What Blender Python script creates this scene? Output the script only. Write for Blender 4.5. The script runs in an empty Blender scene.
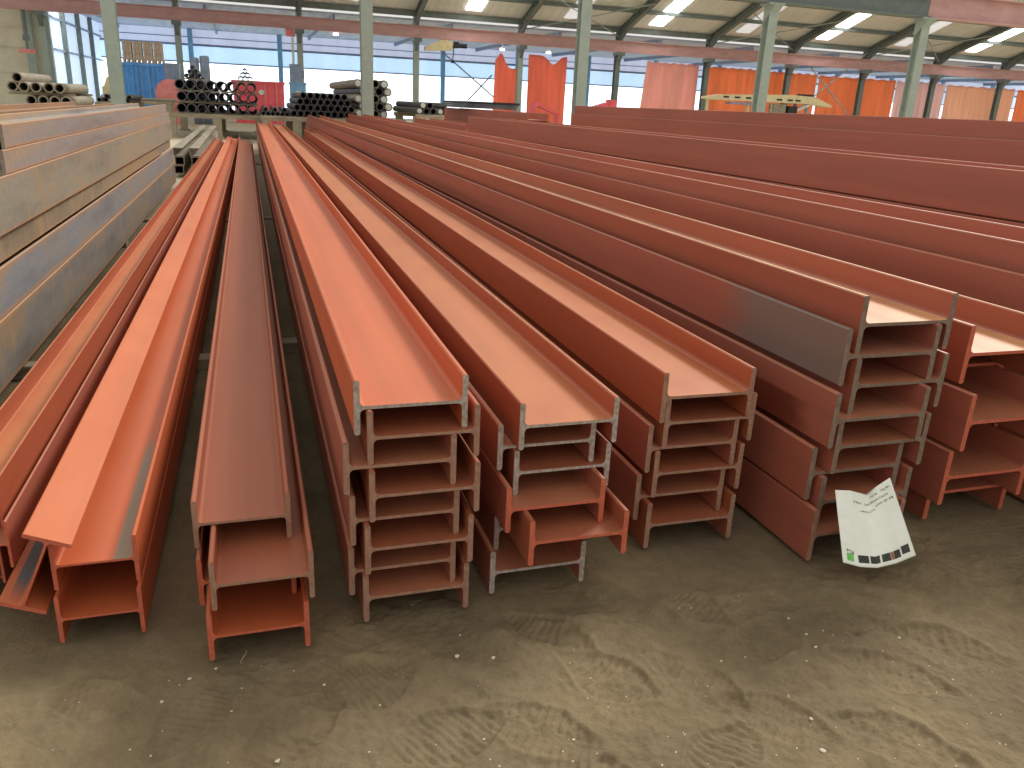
import bpy, math, random
from mathutils import Matrix, Vector, noise
import numpy as np
R = random.Random(7)
C = bpy.context.scene.collection
V = Vector

# ------------------------------------------------------------------ camera
FPX, VX, VY, NX, CH = 800., 246.2, 94., 403.4, 1.34
d = V((VX-512, -(VY-384), -FPX))
NY = 384-(FPX**2+(VX-512)*(NX-512))/(VY-384)
n = V((NX-512, -(NY-384), -FPX))
aY = d.normalized(); aZ = -n.normalized(); aX = aY.cross(aZ)
cam = bpy.data.objects.new('camera', bpy.data.cameras.new('camera'))
C.objects.link(cam)
cam.data.sensor_width = 36; cam.data.lens = FPX/1024*36; cam.data.clip_end = 400
cam.matrix_world = Matrix((( aX.x, aX.y, aX.z, 0), (aY.x, aY.y, aY.z, 0), (aZ.x, aZ.y, aZ.z, CH), (0, 0, 0, 1)))
bpy.context.scene.camera = cam

def at(px, py, y):
    """world point on the vertical plane Y = y seen at a pixel of the photograph"""
    c = V((px-512, -(py-384), -FPX))
    r = V((c.dot(aX), c.dot(aY), c.dot(aZ)))
    t = y/r.y
    return V((r.x*t, y, CH+r.z*t))

# ------------------------------------------------------------------ materials
def srgb(r, g, b):
    f = lambda c: (c/255/12.92) if c/255 <= .04045 else ((c/255+.055)/1.055)**2.4
    return (f(r), f(g), f(b), 1)

def newmat(name):
    m = bpy.data.materials.new(name); m.use_nodes = True
    nt = m.node_tree
    return m, nt, nt.nodes['Principled BSDF']

def N(nt, t, **k):
    nd = nt.nodes.new(t)
    for a, b in k.items():
        if a in nd.inputs: nd.inputs[a].default_value = b
        else: setattr(nd, a, b)
    return nd

def ramp(nt, fac, stops):
    r = nt.nodes.new('ShaderNodeValToRGB')
    el = r.color_ramp.elements
    el[0].position, el[0].color = stops[0]
    el[1].position, el[1].color = stops[-1]
    for p, c in stops[1:-1]:
        e = el.new(p); e.color = c
    nt.links.new(fac, r.inputs[0])
    return r.outputs[0]

def mix(nt, fac, a, b):
    m = nt.nodes.new('ShaderNodeMix'); m.data_type = 'RGBA'
    for s, v in ((m.inputs[0], fac), (m.inputs[6], a), (m.inputs[7], b)):
        if hasattr(v, 'links') or isinstance(v, bpy.types.NodeSocket): nt.links.new(v, s)
        else: s.default_value = v
    return m.outputs[2]

def noise_out(nt, scale, vec_scale=(1, 1, 1), detail=4, rough=.55, coord='Object'):
    tc = nt.nodes.new('ShaderNodeTexCoord'); mp = nt.nodes.new('ShaderNodeMapping')
    mp.inputs['Scale'].default_value = vec_scale
    nt.links.new(tc.outputs[coord], mp.inputs[0])
    nz = N(nt, 'ShaderNodeTexNoise', Scale=scale, Detail=detail, Roughness=rough)
    nt.links.new(mp.outputs[0], nz.inputs['Vector'])
    return nz.outputs[0]

W1 = (1, 1, 1, 1); W0 = (0, 0, 0, 1)

def paint(name, base, dust=None, dust_amt=0., rough=.45, patch=None, spec=.5):
    m, nt, b = newmat(name)
    n1 = noise_out(nt, 1.0, (14, .5, 14), 5)
    n2 = noise_out(nt, 5.0, (1, .6, 1), 6, .6)
    dark = tuple(c*.78 for c in base[:3])+(1,)
    col = mix(nt, ramp(nt, n1, [(.3, W0), (.7, W1)]), dark, base)
    if dust:
        geo = nt.nodes.new('ShaderNodeNewGeometry')
        sep = nt.nodes.new('ShaderNodeSeparateXYZ'); nt.links.new(geo.outputs['Normal'], sep.inputs[0])
        up = N(nt, 'ShaderNodeMapRange'); up.inputs['From Min'].default_value = .6; up.inputs['From Max'].default_value = .95
        nt.links.new(sep.outputs['Z'], up.inputs['Value'])
        mu = N(nt, 'ShaderNodeMath', operation='MULTIPLY'); nt.links.new(up.outputs[0], mu.inputs[0])
        nt.links.new(ramp(nt, n2, [(.3, (.55*dust_amt,)*3+(1,)), (.65, (dust_amt,)*3+(1,))]), mu.inputs[1])
        col = mix(nt, mu.outputs[0], col, dust)
    # sparse pale scuffs and specks
    vz = noise_out(nt, 60, (1, .35, 1), 3, .7)
    col = mix(nt, ramp(nt, vz, [(.68, W0), (.76, (.5, .5, .5, 1))]), col, tuple(min(1, c*1.7+.03) for c in base[:3])+(1,))
    if patch:
        (x0, x1, y0, y1, z0, z1, pc) = patch
        tc = nt.nodes.new('ShaderNodeTexCoord'); sp = nt.nodes.new('ShaderNodeSeparateXYZ')
        nt.links.new(tc.outputs['Object'], sp.inputs[0])
        cur = None
        nn = noise_out(nt, 3, (6, 2, 6), 4)
        for ax, lo, hi in (('X', x0, x1), ('Y', y0, y1), ('Z', z0, z1)):
            sf = (hi-lo)*(.16 if ax == 'Y' else .06)
            ad = N(nt, 'ShaderNodeMath', operation='MULTIPLY_ADD'); nt.links.new(nn, ad.inputs[0]); ad.inputs[1].default_value = sf*1.2
            nt.links.new(sp.outputs[ax], ad.inputs[2])
            for e0, e1 in ((lo, lo+sf), (hi, hi-sf)):
                g = N(nt, 'ShaderNodeMapRange'); g.inputs['From Min'].default_value = e0; g.inputs['From Max'].default_value = e1
                nt.links.new(ad.outputs[0], g.inputs['Value'])
                if cur is None: cur = g.outputs[0]
                else:
                    q = N(nt, 'ShaderNodeMath', operation='MULTIPLY'); nt.links.new(cur, q.inputs[0]); nt.links.new(g.outputs[0], q.inputs[1]); cur = q.outputs[0]
        col = mix(nt, cur, col, pc)
    nt.links.new(col, b.inputs['Base Color'])
    rr = N(nt, 'ShaderNodeMapRange'); rr.inputs['To Min'].default_value = rough-.08; rr.inputs['To Max'].default_value = rough+.15
    nt.links.new(n2, rr.inputs['Value']); nt.links.new(rr.outputs[0], b.inputs['Roughness'])
    b.inputs['Specular IOR Level'].default_value = spec
    bp = N(nt, 'ShaderNodeBump', Strength=.12, Distance=.002)
    nt.links.new(n2, bp.inputs['Height']); nt.links.new(bp.outputs[0], b.inputs['Normal'])
    return m

def mottled(name, a, c2, scale=20, rough=.6, metal=0., vs=(1, 1, 1), bump=.15):
    m, nt, b = newmat(name)
    n1 = noise_out(nt, scale, vs, 6, .65)
    nt.links.new(ramp(nt, n1, [(.32, a), (.68, c2)]), b.inputs['Base Color'])
    b.inputs['Roughness'].default_value = rough; b.inputs['Metallic'].default_value = metal
    bp = N(nt, 'ShaderNodeBump', Strength=bump, Distance=.003)
    nt.links.new(n1, bp.inputs['Height']); nt.links.new(bp.outputs[0], b.inputs['Normal'])
    return m

def emit(name, col, strength, vs=(1, .0, .1), var=.12):
    m, nt, b = newmat(name)
    n1 = noise_out(nt, 1.3, vs, 3)
    lo = tuple(c*(1-var) for c in col[:3])+(1,)
    cc = ramp(nt, n1, [(.3, lo), (.7, col)])
    nt.links.new(cc, b.inputs['Emission Color']); nt.links.new(cc, b.inputs['Base Color'])
    b.inputs['Emission Strength'].default_value = strength; b.inputs['Roughness'].default_value = .6
    return m

M = {}
dustc = srgb(206, 158, 118)
M['orange'] = paint('red_oxide_fresh', srgb(206, 101, 58), dustc, .16, .42)
M['tan'] = paint('red_oxide_dusty', srgb(176, 90, 58), srgb(202, 130, 78), .62, .42)
M['peach'] = paint('red_oxide_pale_dust', srgb(168, 90, 66), srgb(234, 178, 126), .85, .36, spec=.7)
M['brown'] = paint('red_oxide_brown', srgb(168, 92, 62), srgb(170, 104, 72), .5, .5)
M['bright'] = paint('red_oxide_bright', srgb(198, 98, 56), srgb(200, 110, 70), .4, .42)
M['maroon'] = paint('red_oxide_maroon', srgb(178, 102, 80), srgb(200, 134, 94), .6, .36, spec=.7)
M['maroonpatch'] = paint('red_oxide_grey_patch', srgb(168, 96, 78), srgb(200, 146, 114), .5, .36, (-.05, .02, -.6, .85, -.5, .5, srgb(122, 104, 94)), spec=.7)  # soft edged grey patch on the left flange near the front end
M['sidepatch'] = paint('red_oxide_dark_patch', srgb(172, 100, 80), srgb(200, 140, 100), .5, .4, (-.05, .02, .16, .9, -.05, .115, srgb(118, 56, 40)))  # darker patch on the lower part of the left flange
M['webpatch'] = paint('red_oxide_bare_strip', srgb(198, 98, 56), srgb(202, 108, 68), .35, .42, (.142, .186, -.3, .95, -.5, .5, srgb(150, 126, 104)))
M['tiltpatch'] = paint('red_oxide_bare_patch', srgb(200, 100, 56), srgb(212, 128, 82), .5, .42, (.16, .5, .085, .8, .018, .050, srgb(92, 96, 94)))
M['end_grey'] = mottled('cut_steel_grey', srgb(168, 154, 140), srgb(124, 110, 98), 60, .55, .2)
M['end_pale'] = mottled('cut_steel_pale', srgb(206, 196, 186), srgb(140, 122, 108), 70, .5, .2)
M['end_brown'] = mottled('cut_steel_brown', srgb(182, 140, 116), srgb(138, 102, 84), 60, .6, .1)
M['end_dark'] = mottled('cut_steel_dark', srgb(150, 130, 112), srgb(112, 94, 80), 60, .6, .15)
M['end_red'] = mottled('cut_end_painted', srgb(214, 112, 82), srgb(178, 88, 64), 60, .55)
M['green'] = mottled('column_paint', srgb(172, 184, 172), srgb(152, 166, 156), 3, .55)
M['dkgreen'] = mottled('rafter_paint', srgb(120, 130, 124), srgb(104, 114, 110), 3, .6)
M['mauve'] = mottled('girder_primer', srgb(212, 168, 162), srgb(188, 146, 142), 1.2, .6, vs=(1, 1, 3))
M['timber'] = mottled('old_timber', srgb(190, 176, 150), srgb(138, 122, 98), 6, .8, vs=(.4, 3, 3))
M['pipe'] = mottled('dark_pipe_steel', srgb(118, 118, 118), srgb(66, 68, 72), 8, .5, .4, (1, .2, 1))
M['pipe_pale'] = mottled('pale_pipe_steel', srgb(172, 162, 142), srgb(128, 118, 102), 8, .55, .1, (1, .2, 1))
M['white'] = mottled('white_paint', srgb(238, 236, 228), srgb(214, 212, 204), 8, .5)
M['blue'] = mottled('blue_paint', srgb(112, 184, 250), srgb(80, 156, 236), 3, .5)
M['ltblue'] = mottled('light_blue_paint', srgb(140, 190, 226), srgb(112, 164, 206), 3, .5)
M['bluegrey'] = mottled('blue_grey_paint', srgb(150, 164, 186), srgb(120, 134, 158), 3, .5)
M['red'] = mottled('red_paint', srgb(252, 112, 120), srgb(232, 88, 98), 3, .5)
M['pink'] = mottled('faded_red_paint', srgb(240, 160, 156), srgb(226, 116, 116), 3, .5)
M['cream'] = mottled('cream_cladding', srgb(226, 220, 196), srgb(204, 198, 176), 1.2, .7)
M['yellow'] = mottled('pale_yellow_paint', srgb(238, 222, 178), srgb(214, 196, 150), 4, .6)
M['dark'] = mottled('dark_rubber', srgb(52, 50, 50), srgb(32, 32, 34), 6, .6)
M['roof'] = mottled('roof_sheet', srgb(240, 242, 234), srgb(222, 224, 216), 1.0, .7, vs=(3, .2, 1))
M['ceil2'] = mottled('roof_sheet_blue_grey', srgb(186, 196, 212), srgb(160, 170, 190), 1.0, .7, vs=(3, .2, 1))
M['clad_glow'] = emit('lavender_cladding_glow', (.50, .56, .72, 1), .75)  # opaque cladding given a faint glow to brighten the dim wall top
M['concrete'] = mottled('dusty_concrete', srgb(190, 178, 154), srgb(160, 148, 124), 3, .9)
M['paper'] = mottled('paper', srgb(253, 254, 246), srgb(240, 246, 228), 16, .7, bump=.03)
M['ink'] = mottled('grey_ink', srgb(74, 76, 70), srgb(52, 54, 50), 60, .8, bump=0)
M['inkpale'] = mottled('faded_ink', srgb(120, 118, 96), srgb(92, 90, 74), 60, .8, bump=0)
M['greenink'] = mottled('green_ink', srgb(128, 208, 110), srgb(108, 190, 92), 60, .8, bump=0)
M['rustink'] = mottled('orange_ink', srgb(176, 118, 84), srgb(150, 96, 66), 60, .8, bump=0)
M['panel_white'] = emit('translucent_panel_white', (.88, .955, 1., 1), 1.9)
M['panel_blue'] = emit('translucent_panel_blue', (.52, .74, .96, 1), .85)
M['panel_side'] = emit('translucent_panel_side', (.60, .74, .92, 1), .62)
M['skylight'] = emit('skylight_sheet', (1, .99, .95, 1), 8)
M['skylight_dim'] = emit('skylight_sheet_dim', (.80, .82, .84, 1), .62)
M['lamp'] = emit('lamp_glow', (1, 1, 1, 1), 6)

def grey_steel(name, t, B, edge, streak=.75):
    m, nt, b = newmat(name)
    n1 = noise_out(nt, 1.2, (3, .45, 3), 6, .6)
    n2 = noise_out(nt, 2.0, (.8, 3.6, .8), 6, .65)
    k = [srgb(*[c-26 for c in t]), srgb(*t), srgb(t[0]+18, t[1]+2, t[2]-18)]
    c = ramp(nt, n1, [(.34, k[0]), (.5, k[1]), (.64, k[2])])
    c = mix(nt, ramp(nt, n2, [(.5, W0), (.62, (streak,)*3+(1,))]), c, srgb(166, 140, 102))
    n3 = noise_out(nt, 30, (1, 1, 1), 5, .7)
    c = mix(nt, ramp(nt, n3, [(.45, W0), (.75, (.35, .35, .35, 1))]), c, srgb(84, 78, 74))
    # rust along the flange edges
    tc = nt.nodes.new('ShaderNodeTexCoord'); sp = nt.nodes.new('ShaderNodeSeparateXYZ'); nt.links.new(tc.outputs['Object'], sp.inputs[0])
    for e0, e1 in ((edge, 0.), (B-edge, B)):
        ad = N(nt, 'ShaderNodeMath', operation='MULTIPLY_ADD'); nt.links.new(n1, ad.inputs[0]); ad.inputs[1].default_value = (edge*1.2 if e0 < e1 else -edge*1.2); nt.links.new(sp.outputs['Z'], ad.inputs[2])
        g = N(nt, 'ShaderNodeMapRange'); g.inputs['From Min'].default_value = e0; g.inputs['From Max'].default_value = e1; g.inputs['To Max'].default_value = .5
        nt.links.new(ad.outputs[0], g.inputs['Value'])
        c = mix(nt, g.outputs[0], c, srgb(186, 130, 76))
    nt.links.new(c, b.inputs['Base Color']); b.inputs['Roughness'].default_value = .5
    return m
MT = [(150, 142, 136), (152, 144, 138), (148, 144, 128), (146, 134, 112), (136, 138, 140), (128, 122, 116)]
M['rust'] = mottled('rusty_mill_steel', srgb(164, 120, 82), srgb(128, 104, 84), 2, .65, .1, (2, .3, 2))

def curtain_mat(name, col, tr):
    m, nt, b = newmat(name)
    n1 = noise_out(nt, 1.4, (2.4, 1, .25), 4)
    c = ramp(nt, n1, [(.3, tuple(x*.82 for x in col[:3])+(1,)), (.7, col)])
    nt.links.new(c, b.inputs['Base Color']); b.inputs['Roughness'].default_value = .8
    t = nt.nodes.new('ShaderNodeBsdfTranslucent'); nt.links.new(c, t.inputs[0])
    ms = nt.nodes.new('ShaderNodeMixShader'); ms.inputs[0].default_value = tr
    nt.links.new(b.outputs[0], ms.inputs[1]); nt.links.new(t.outputs[0], ms.inputs[2])
    nt.links.new(ms.outputs[0], nt.nodes['Material Output'].inputs[0])
    return m
M['cur_orange'] = curtain_mat('orange_tarpaulin', srgb(255, 176, 128), .55)
M['cur_red'] = curtain_mat('red_orange_tarpaulin', srgb(255, 164, 138), .55)
M['cur_pink'] = curtain_mat('pinkish_tarpaulin', srgb(255, 204, 192), .55)
M['cur_peach'] = curtain_mat('peach_tarpaulin', srgb(255, 214, 188), .55)
M['cur_pale'] = curtain_mat('pale_pink_tarpaulin', srgb(252, 222, 218), .55)

def ground_mat():
    m, nt, b = newmat('sandy_dirt')
    n1 = noise_out(nt, 1.6, detail=6, rough=.6)
    n2 = noise_out(nt, 24, detail=8, rough=.7)
    n3 = noise_out(nt, 130, detail=4, rough=.75)
    c = ramp(nt, n1, [(.32, srgb(116, 103, 80)), (.55, srgb(140, 124, 95)), (.72, srgb(154, 137, 104))])
    c = mix(nt, ramp(nt, n2, [(.38, (.3, .3, .3, 1)), (.6, W0)]), c, srgb(98, 82, 60))
    c = mix(nt, ramp(nt, n3, [(.66, W0), (.74, (.55, .55, .55, 1))]), c, srgb(196, 180, 148))
    c = mix(nt, ramp(nt, n3, [(.26, (.5, .5, .5, 1)), (.36, W0)]), c, srgb(70, 58, 42))
    geo = nt.nodes.new('ShaderNodeNewGeometry'); sp = nt.nodes.new('ShaderNodeSeparateXYZ'); nt.links.new(geo.outputs['Position'], sp.inputs[0])
    mr = N(nt, 'ShaderNodeMapRange'); mr.inputs['From Min'].default_value = 7; mr.inputs['From Max'].default_value = 15
    nt.links.new(sp.outputs['Y'], mr.inputs['Value'])
    c = mix(nt, mr.outputs[0], c, srgb(196, 186, 160))       # beyond the stacks the yard is pale dusty concrete
    nt.links.new(c, b.inputs['Base Color']); b.inputs['Roughness'].default_value = .95; b.inputs['Specular IOR Level'].default_value = .2
    b1 = N(nt, 'ShaderNodeBump', Strength=.8, Distance=.012); nt.links.new(n2, b1.inputs['Height'])
    b2 = N(nt, 'ShaderNodeBump', Strength=.8, Distance=.004); nt.links.new(n3, b2.inputs['Height']); nt.links.new(b1.outputs[0], b2.inputs['Normal'])
    nt.links.new(b2.outputs[0], b.inputs['Normal'])
    return m
M['ground'] = ground_mat()

# ------------------------------------------------------------------ mesh helpers
class MB:
    def __init__(s): s.v = []; s.f = []; s.m = []
    def add(s, vs, fs, mi=0):
        o = len(s.v); s.v += [tuple(v) for v in vs]; s.f += [tuple(i+o for i in f) for f in fs]; s.m += [mi]*len(fs); return s
    def box(s, x0, x1, y0, y1, z0, z1, mi=0):
        vs = [(x, y, z) for x in (x0, x1) for y in (y0, y1) for z in (z0, z1)]
        return s.add(vs, [(0, 1, 3, 2), (4, 6, 7, 5), (0, 4, 5, 1), (2, 3, 7, 6), (0, 2, 6, 4), (1, 5, 7, 3)], mi)
    def prism(s, pts, axis, a0, a1, mi=0, mi_end=None):
        """closed 2-D outline extruded along an axis"""
        n_ = len(pts)
        def p3(p, t): return {'x': (t, p[0], p[1]), 'y': (p[0], t, p[1]), 'z': (p[0], p[1], t)}[axis]
        vs = [p3(p, a0) for p in pts]+[p3(p, a1) for p in pts]
        s.add(vs, [(i, (i+1) % n_, n_+(i+1) % n_, n_+i) for i in range(n_)], mi)
        o = len(s.v)-2*n_; me = mi if mi_end is None else mi_end
        s.f += [tuple(o+i for i in range(n_))[::-1], tuple(o+n_+i for i in range(n_))]; s.m += [me, me]
        return s
    def tube(s, p, q, r, seg=10, mi=0):
        p, q = V(p), V(q); w = (q-p).normalized(); u = w.orthogonal().normalized(); t = w.cross(u)
        vs = [tuple(c+(u*math.cos(a)+t*math.sin(a))*r) for c in (p, q) for a in [2*math.pi*i/seg for i in range(seg)]]
        return s.add(vs, [(i, (i+1) % seg, seg+(i+1) % seg, seg+i) for i in range(seg)]+[tuple(range(seg))[::-1], tuple(range(seg, 2*seg))], mi)
    def build(s, name, mats, parent=None, smooth=False):
        me = bpy.data.meshes.new(name); me.from_pydata(s.v, [], s.f); me.validate()
        mats = mats if isinstance(mats, (list, tuple)) else [mats]
        for m_ in mats: me.materials.append(m_)
        me.polygons.foreach_set('material_index', s.m[:len(me.polygons)])
        if smooth: me.polygons.foreach_set('use_smooth', [True]*len(me.polygons))
        import bmesh
        b = bmesh.new(); b.from_mesh(me); bmesh.ops.recalc_face_normals(b, faces=b.faces); b.to_mesh(me); b.free()
        o = bpy.data.objects.new(name, me); C.objects.link(o)
        if parent: o.parent = parent
        return o

def tag(o, label, cat, group=None, kind=None):
    o['label'] = label; o['category'] = cat
    if group: o['group'] = group
    if kind: o['kind'] = kind
    return o
def struct(o, label=None):
    o['kind'] = 'structure'
    if label: o['label'] = label
    return o
def empty(name, loc=(0, 0, 0)):
    o = bpy.data.objects.new(name, None); C.objects.link(o); o.location = loc; o.empty_display_size = .1; return o

# ------------------------------------------------------------------ I beams
def isection(W, B, tf, tw, r):
    """outline of an I section lying on its side: web horizontal, flanges upright at x=0 and x=W"""
    c = B/2; q = min(tf*.25, .004)
    out = []
    def fil(cx, cz, a0, a1):
        return [(cx+r*math.cos(math.radians(a0+(a1-a0)*k/4)), cz+r*math.sin(math.radians(a0+(a1-a0)*k/4))) for k in range(5)]
    out += [(q, 0), (tf-q, 0), (tf, q)]
    out += fil(tf+r, c-tw/2-r, 180, 90)
    out += fil(W-tf-r, c-tw/2-r, 90, 0)
    out += [(W-tf, q), (W-tf+q, 0), (W-q, 0), (W, q), (W, B-q), (W-q, B), (W-tf+q, B), (W-tf, B-q)]
    out += fil(W-tf-r, c+tw/2+r, 0, -90)
    out += fil(tf+r, c+tw/2+r, 270, 180)
    out += [(tf, B-q), (tf-q, B), (q, B), (0, B-q), (0, q)]
    return out

_bm = {}
def ibeam(loc, W, B, L, mat, end, yaw=0., pitch=0., roll=0., tf=None, tw=None):
    tf = tf or W*.052; tw = tw or W*.030
    key = (round(W, 4), round(B, 4), round(L, 2), mat, end)
    if key not in _bm:
        mb = MB(); mb.prism(isection(W, B, tf, tw, W*.045), 'y', 0, L, 0, 1)
        o = mb.build('steel_beam', [M[mat], M[end]]); _bm[key] = o.data
    else:
        o = bpy.data.objects.new('steel_beam', _bm[key]); C.objects.link(o)
    o.location = loc; o.rotation_euler = (pitch, roll, -yaw)
    return o

ORD = ['topmost', 'second from the top', 'third from the top', 'fourth from the top', 'fifth from the top', 'sixth from the top', 'seventh from the top', 'eighth from the top', 'ninth from the top']
def lab(o, i, n_, stack, look='red primed steel beam'):
    pos = 'at the bottom' if i == n_-1 and n_ > 1 else ORD[i]
    tag(o, f'{look}, {pos} of the {stack}', 'steel beam', f'steel beams of the {stack}')

def stack(name, W, B, items, L, yaw, end, look=None):
    """items from the top down: (level, x, y, material, end, phrase)"""
    n_ = len(items)
    for i, it in enumerate(items):
        lv, x, y, mat = it[:4]
        e = it[4] if len(it) > 4 and it[4] else end
        lk = it[5] if len(it) > 5 else 'red primed steel beam'
        o = ibeam((x, y, lv*(B/2+.0045)+.0005*lv), W, B, L-(y-1.9)*.3, mat, e, yaw)
        lab(o, i, n_, name, lk)

# A: small beams at the left edge of the picture
A = 'far left red stack'
stack(A, .134, .135, [(3, -.683-.134, 2.2, 'tan'), (2, -.650-.134, 2.11, 'maroon'), (1, -.690-.134, 2.16, 'brown'), (0, -.66-.134, 2.2, 'maroon')], 18.8, .004, 'end_red')
# B: two beams flange on flange, with one tilted on its edge against them
Bn = 'short stack with a tilted beam'
o = ibeam((-.531, 1.955, 0), .2, .135, 21.6, 'bright', 'end_red', .0045); tag(o, 'red steel beam at the bottom of the short stack, under the beam with the bare strip', 'steel beam', 'steel beams of the short stack')
o = ibeam((-.533, 1.985, .1362), .2, .135, 21.5, 'webpatch', 'end_red', .0045); tag(o, 'orange red steel beam with a grey bare strip, lying on the short stack', 'steel beam', 'steel beams of the short stack')
o = ibeam((0, 0, 0), .205, .112, 20.4, 'tiltpatch', 'end_red')
roll = math.radians(90+23.5)
o.rotation_euler = Matrix.Rotation(-.003, 4, 'Z').to_euler()
rm = Matrix.Rotation(-.003, 4, 'Z') @ Matrix.Rotation(roll, 4, 'Y')
o.rotation_euler = rm.to_euler()
ctr = V((-.564, 1.96, .202)); off = rm @ V((.205/2, 0, .112/2)); o.location = ctr-off
tag(o, 'tilted red steel beam leaning on its flange edge against the short stack, grey patch on its lower flange', 'steel beam')
# C
stack('third stack with brown topmost beam', .2448, .1353, [(3, -.196, 1.975, 'brown', 'end_brown', 'brownish red steel beam'), (2, -.152, 1.79, 'brown', 'end_brown'), (1, -.192, 1.93, 'maroon', 'end_red'), (0, -.168, 1.792, 'bright', 'end_red')], 19.2, -.001, 'end_brown')
# D
stack('tall stack with bright orange top', .2916, .1454, [(7, .209, 1.875, 'orange', 'end_pale', 'bright orange red steel beam with pale cut end'), (6, .239, 1.859, 'brown'), (5, .178, 1.86, 'maroon'), (4, .240, 1.844, 'brown'),
      (3, .192, 1.87, 'maroon'), (2, .227, 1.847, 'brown'), (1, .187, 1.878, 'maroon'), (0, .222, 1.860, 'maroon')], 21.2, .001, 'end_brown')
# E
stack('fifth stack with white edged ends', .2946, .138, [(6, .660, 1.918, 'tan', 'end_pale', 'dusty red steel beam with white end edge'), (5, .612, 1.957, 'maroon', 'end_pale'), (4, .656, 1.937, 'brown', 'end_pale'), (3, .614, 1.863, 'maroon', 'end_red', 'red ended steel beam'),
      (2, .664, 1.80, 'brown', 'end_red', 'red ended steel beam jutting out to the right'), (1, .632, 2.02, 'maroon', 'end_pale', 'set back steel beam'), (0, .589, 1.907, 'maroon', 'end_pale')], 23.3, 0., 'end_pale')
# F
stack('six high stack right of middle', .3216, .1641, [(5, 1.159, 2.045, 'tan', 'end_brown', 'dusty red steel beam'), (4, 1.180, 2.05, 'brown'), (3, 1.135, 2.061, 'maroon'), (2, 1.163, 2.053, 'brown'), (1, 1.119, 2.075, 'maroon'), (0, 1.147, 2.037, 'brown')], 19.0, .007, 'end_brown')
# G
stack('stack behind the paper', .356, .1817, [(7, 1.729, 1.915, 'peach', 'end_dark'), (6, 1.679, 1.902, 'maroonpatch', 'end_dark', 'grey patched steel beam'), (5, 1.731, 1.899, 'maroon'), (4, 1.651, 1.865, 'sidepatch'),
      (3, 1.690, 1.877, 'maroon'), (2, 1.628, 1.90, 'maroon'), (1, 1.667, 1.88, 'maroon'), (0, 1.632, 1.846, 'maroon', 'end_brown')], 23.2, -.003, 'end_dark')
# H
stack('rightmost open ended stack', .372, .2016, [(5, 2.220, 1.96, 'peach'), (4, 2.252, 2.14, 'maroon'), (3, 2.204, 1.881, 'maroon'), (2, 2.248, 2.10, 'maroon'), (1, 2.193, 1.906, 'maroon'), (0, 2.236, 1.99, 'maroon')], 23.2, -.003, 'end_red')
# I, J, L: the long stacks running off the right edge
stack('long stack behind the rightmost ends', .46, .2, [(7, 2.80, 1.7, 'maroon'), (6, 2.735, 1.68, 'maroon'), (5, 2.80, 1.7, 'maroon'), (4, 2.76, 1.7, 'maroon'), (3, 2.80, 1.7, 'maroon'), (2, 2.75, 1.7, 'maroon'), (1, 2.80, 1.7, 'maroon'), (0, 2.75, 1.7, 'maroon')], 23.2, .0, 'end_red')
def flat_stack(name, W, B, base, n_, xs, y, L, yaw, mat, end, look='red primed steel beam'):
    for i in range(n_):
        lv = n_-1-i
        o = ibeam((xs[i % len(xs)], y, base+lv*(B/2+.0045)), W, B, L, mat, end, yaw)
        lab(o, i, n_, name, look)
flat_stack('high stack at the right edge', .5, .262, .06, 7, (3.99, 4.03), 2.3, 12.2, -.022, 'maroon', 'end_red')
flat_stack('hindmost high stack at right', .5, .27, .02, 9, (5.62, 5.575), 3.4, 10.8, 0, 'maroon', 'end_red')
flat_stack('far stack beyond the hindmost one', .42, .26, .04, 8, (5.0, 5.04), 15.0, 7, 0, 'maroon', 'end_red')
flat_stack('far low stack below the high ones', .42, .26, .04, 6, (3.92, 3.96), 15.4, 5.2, 0, 'maroon', 'end_red')

# K: unpainted beams at left
KX = -1.10
kz = [(1.043, .113, .36, 4.47, 8.2, 0), (.929, .113, .36, 4.42, 8.6, 0), (.678, .25, .5, 3.1, 10.1, 0), (.549, .128, .42, 3.1, 10.0, -.03), (.338, .210, .5, 3.1, 10.1, -.005), (.055, .282, .55, 3.1, 10.1, 0)]
for i, (z, B, W, y, L, dx) in enumerate(kz):
    M[f'mill{i}'] = grey_steel(f'mill_steel_{i}', MT[i], B, .012 if i < 4 else .02, [.3, .3, .75, .9, .35, .3][i])
    o = ibeam((KX-W+dx, y, z), W, B, L, f'mill{i}', 'end_grey', .003, tf=.016, tw=.012)
    tag(o, ['grey unpainted steel beam', 'grey unpainted steel beam', 'wide streaked grey steel beam', 'narrow set back rusty grey steel beam', 'blue grey steel beam with rusty lower edge', 'dark grey deep steel beam'][i]
        + ', ' + ('at the bottom' if i == 5 else ORD[i]) + ' of the left grey stack', 'steel beam', 'unpainted beams at left')
for i, (x, z, B) in enumerate([(-2.15, 1.0, .14), (-2.15, .86, .14), (-2.15, .55, .30), (-2.15, .25, .30), (-2.15, .05, .19)]):
    o = ibeam((x-.1, 4.9, z), .5, B-.002, 8.0, 'rust', 'end_grey', 0, tf=.016, tw=.012)
    tag(o, f'rusty brown steel beam, {"at the bottom" if i == 4 else ORD[i]} of the pile behind the left grey stack', 'steel beam', 'rusty beams behind the grey stack')
for i in range(4):
    o = ibeam((-5.3, 10.6, .18+.235*(3-i)), .9, .23, 5.2, 'orange', 'end_red', 0, tf=.03, tw=.02)
    tag(o, f'red steel beam, {"at the bottom" if i == 3 else ORD[i]} of the small pile at the far left edge', 'steel beam', 'red beams at the far left edge')

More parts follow.
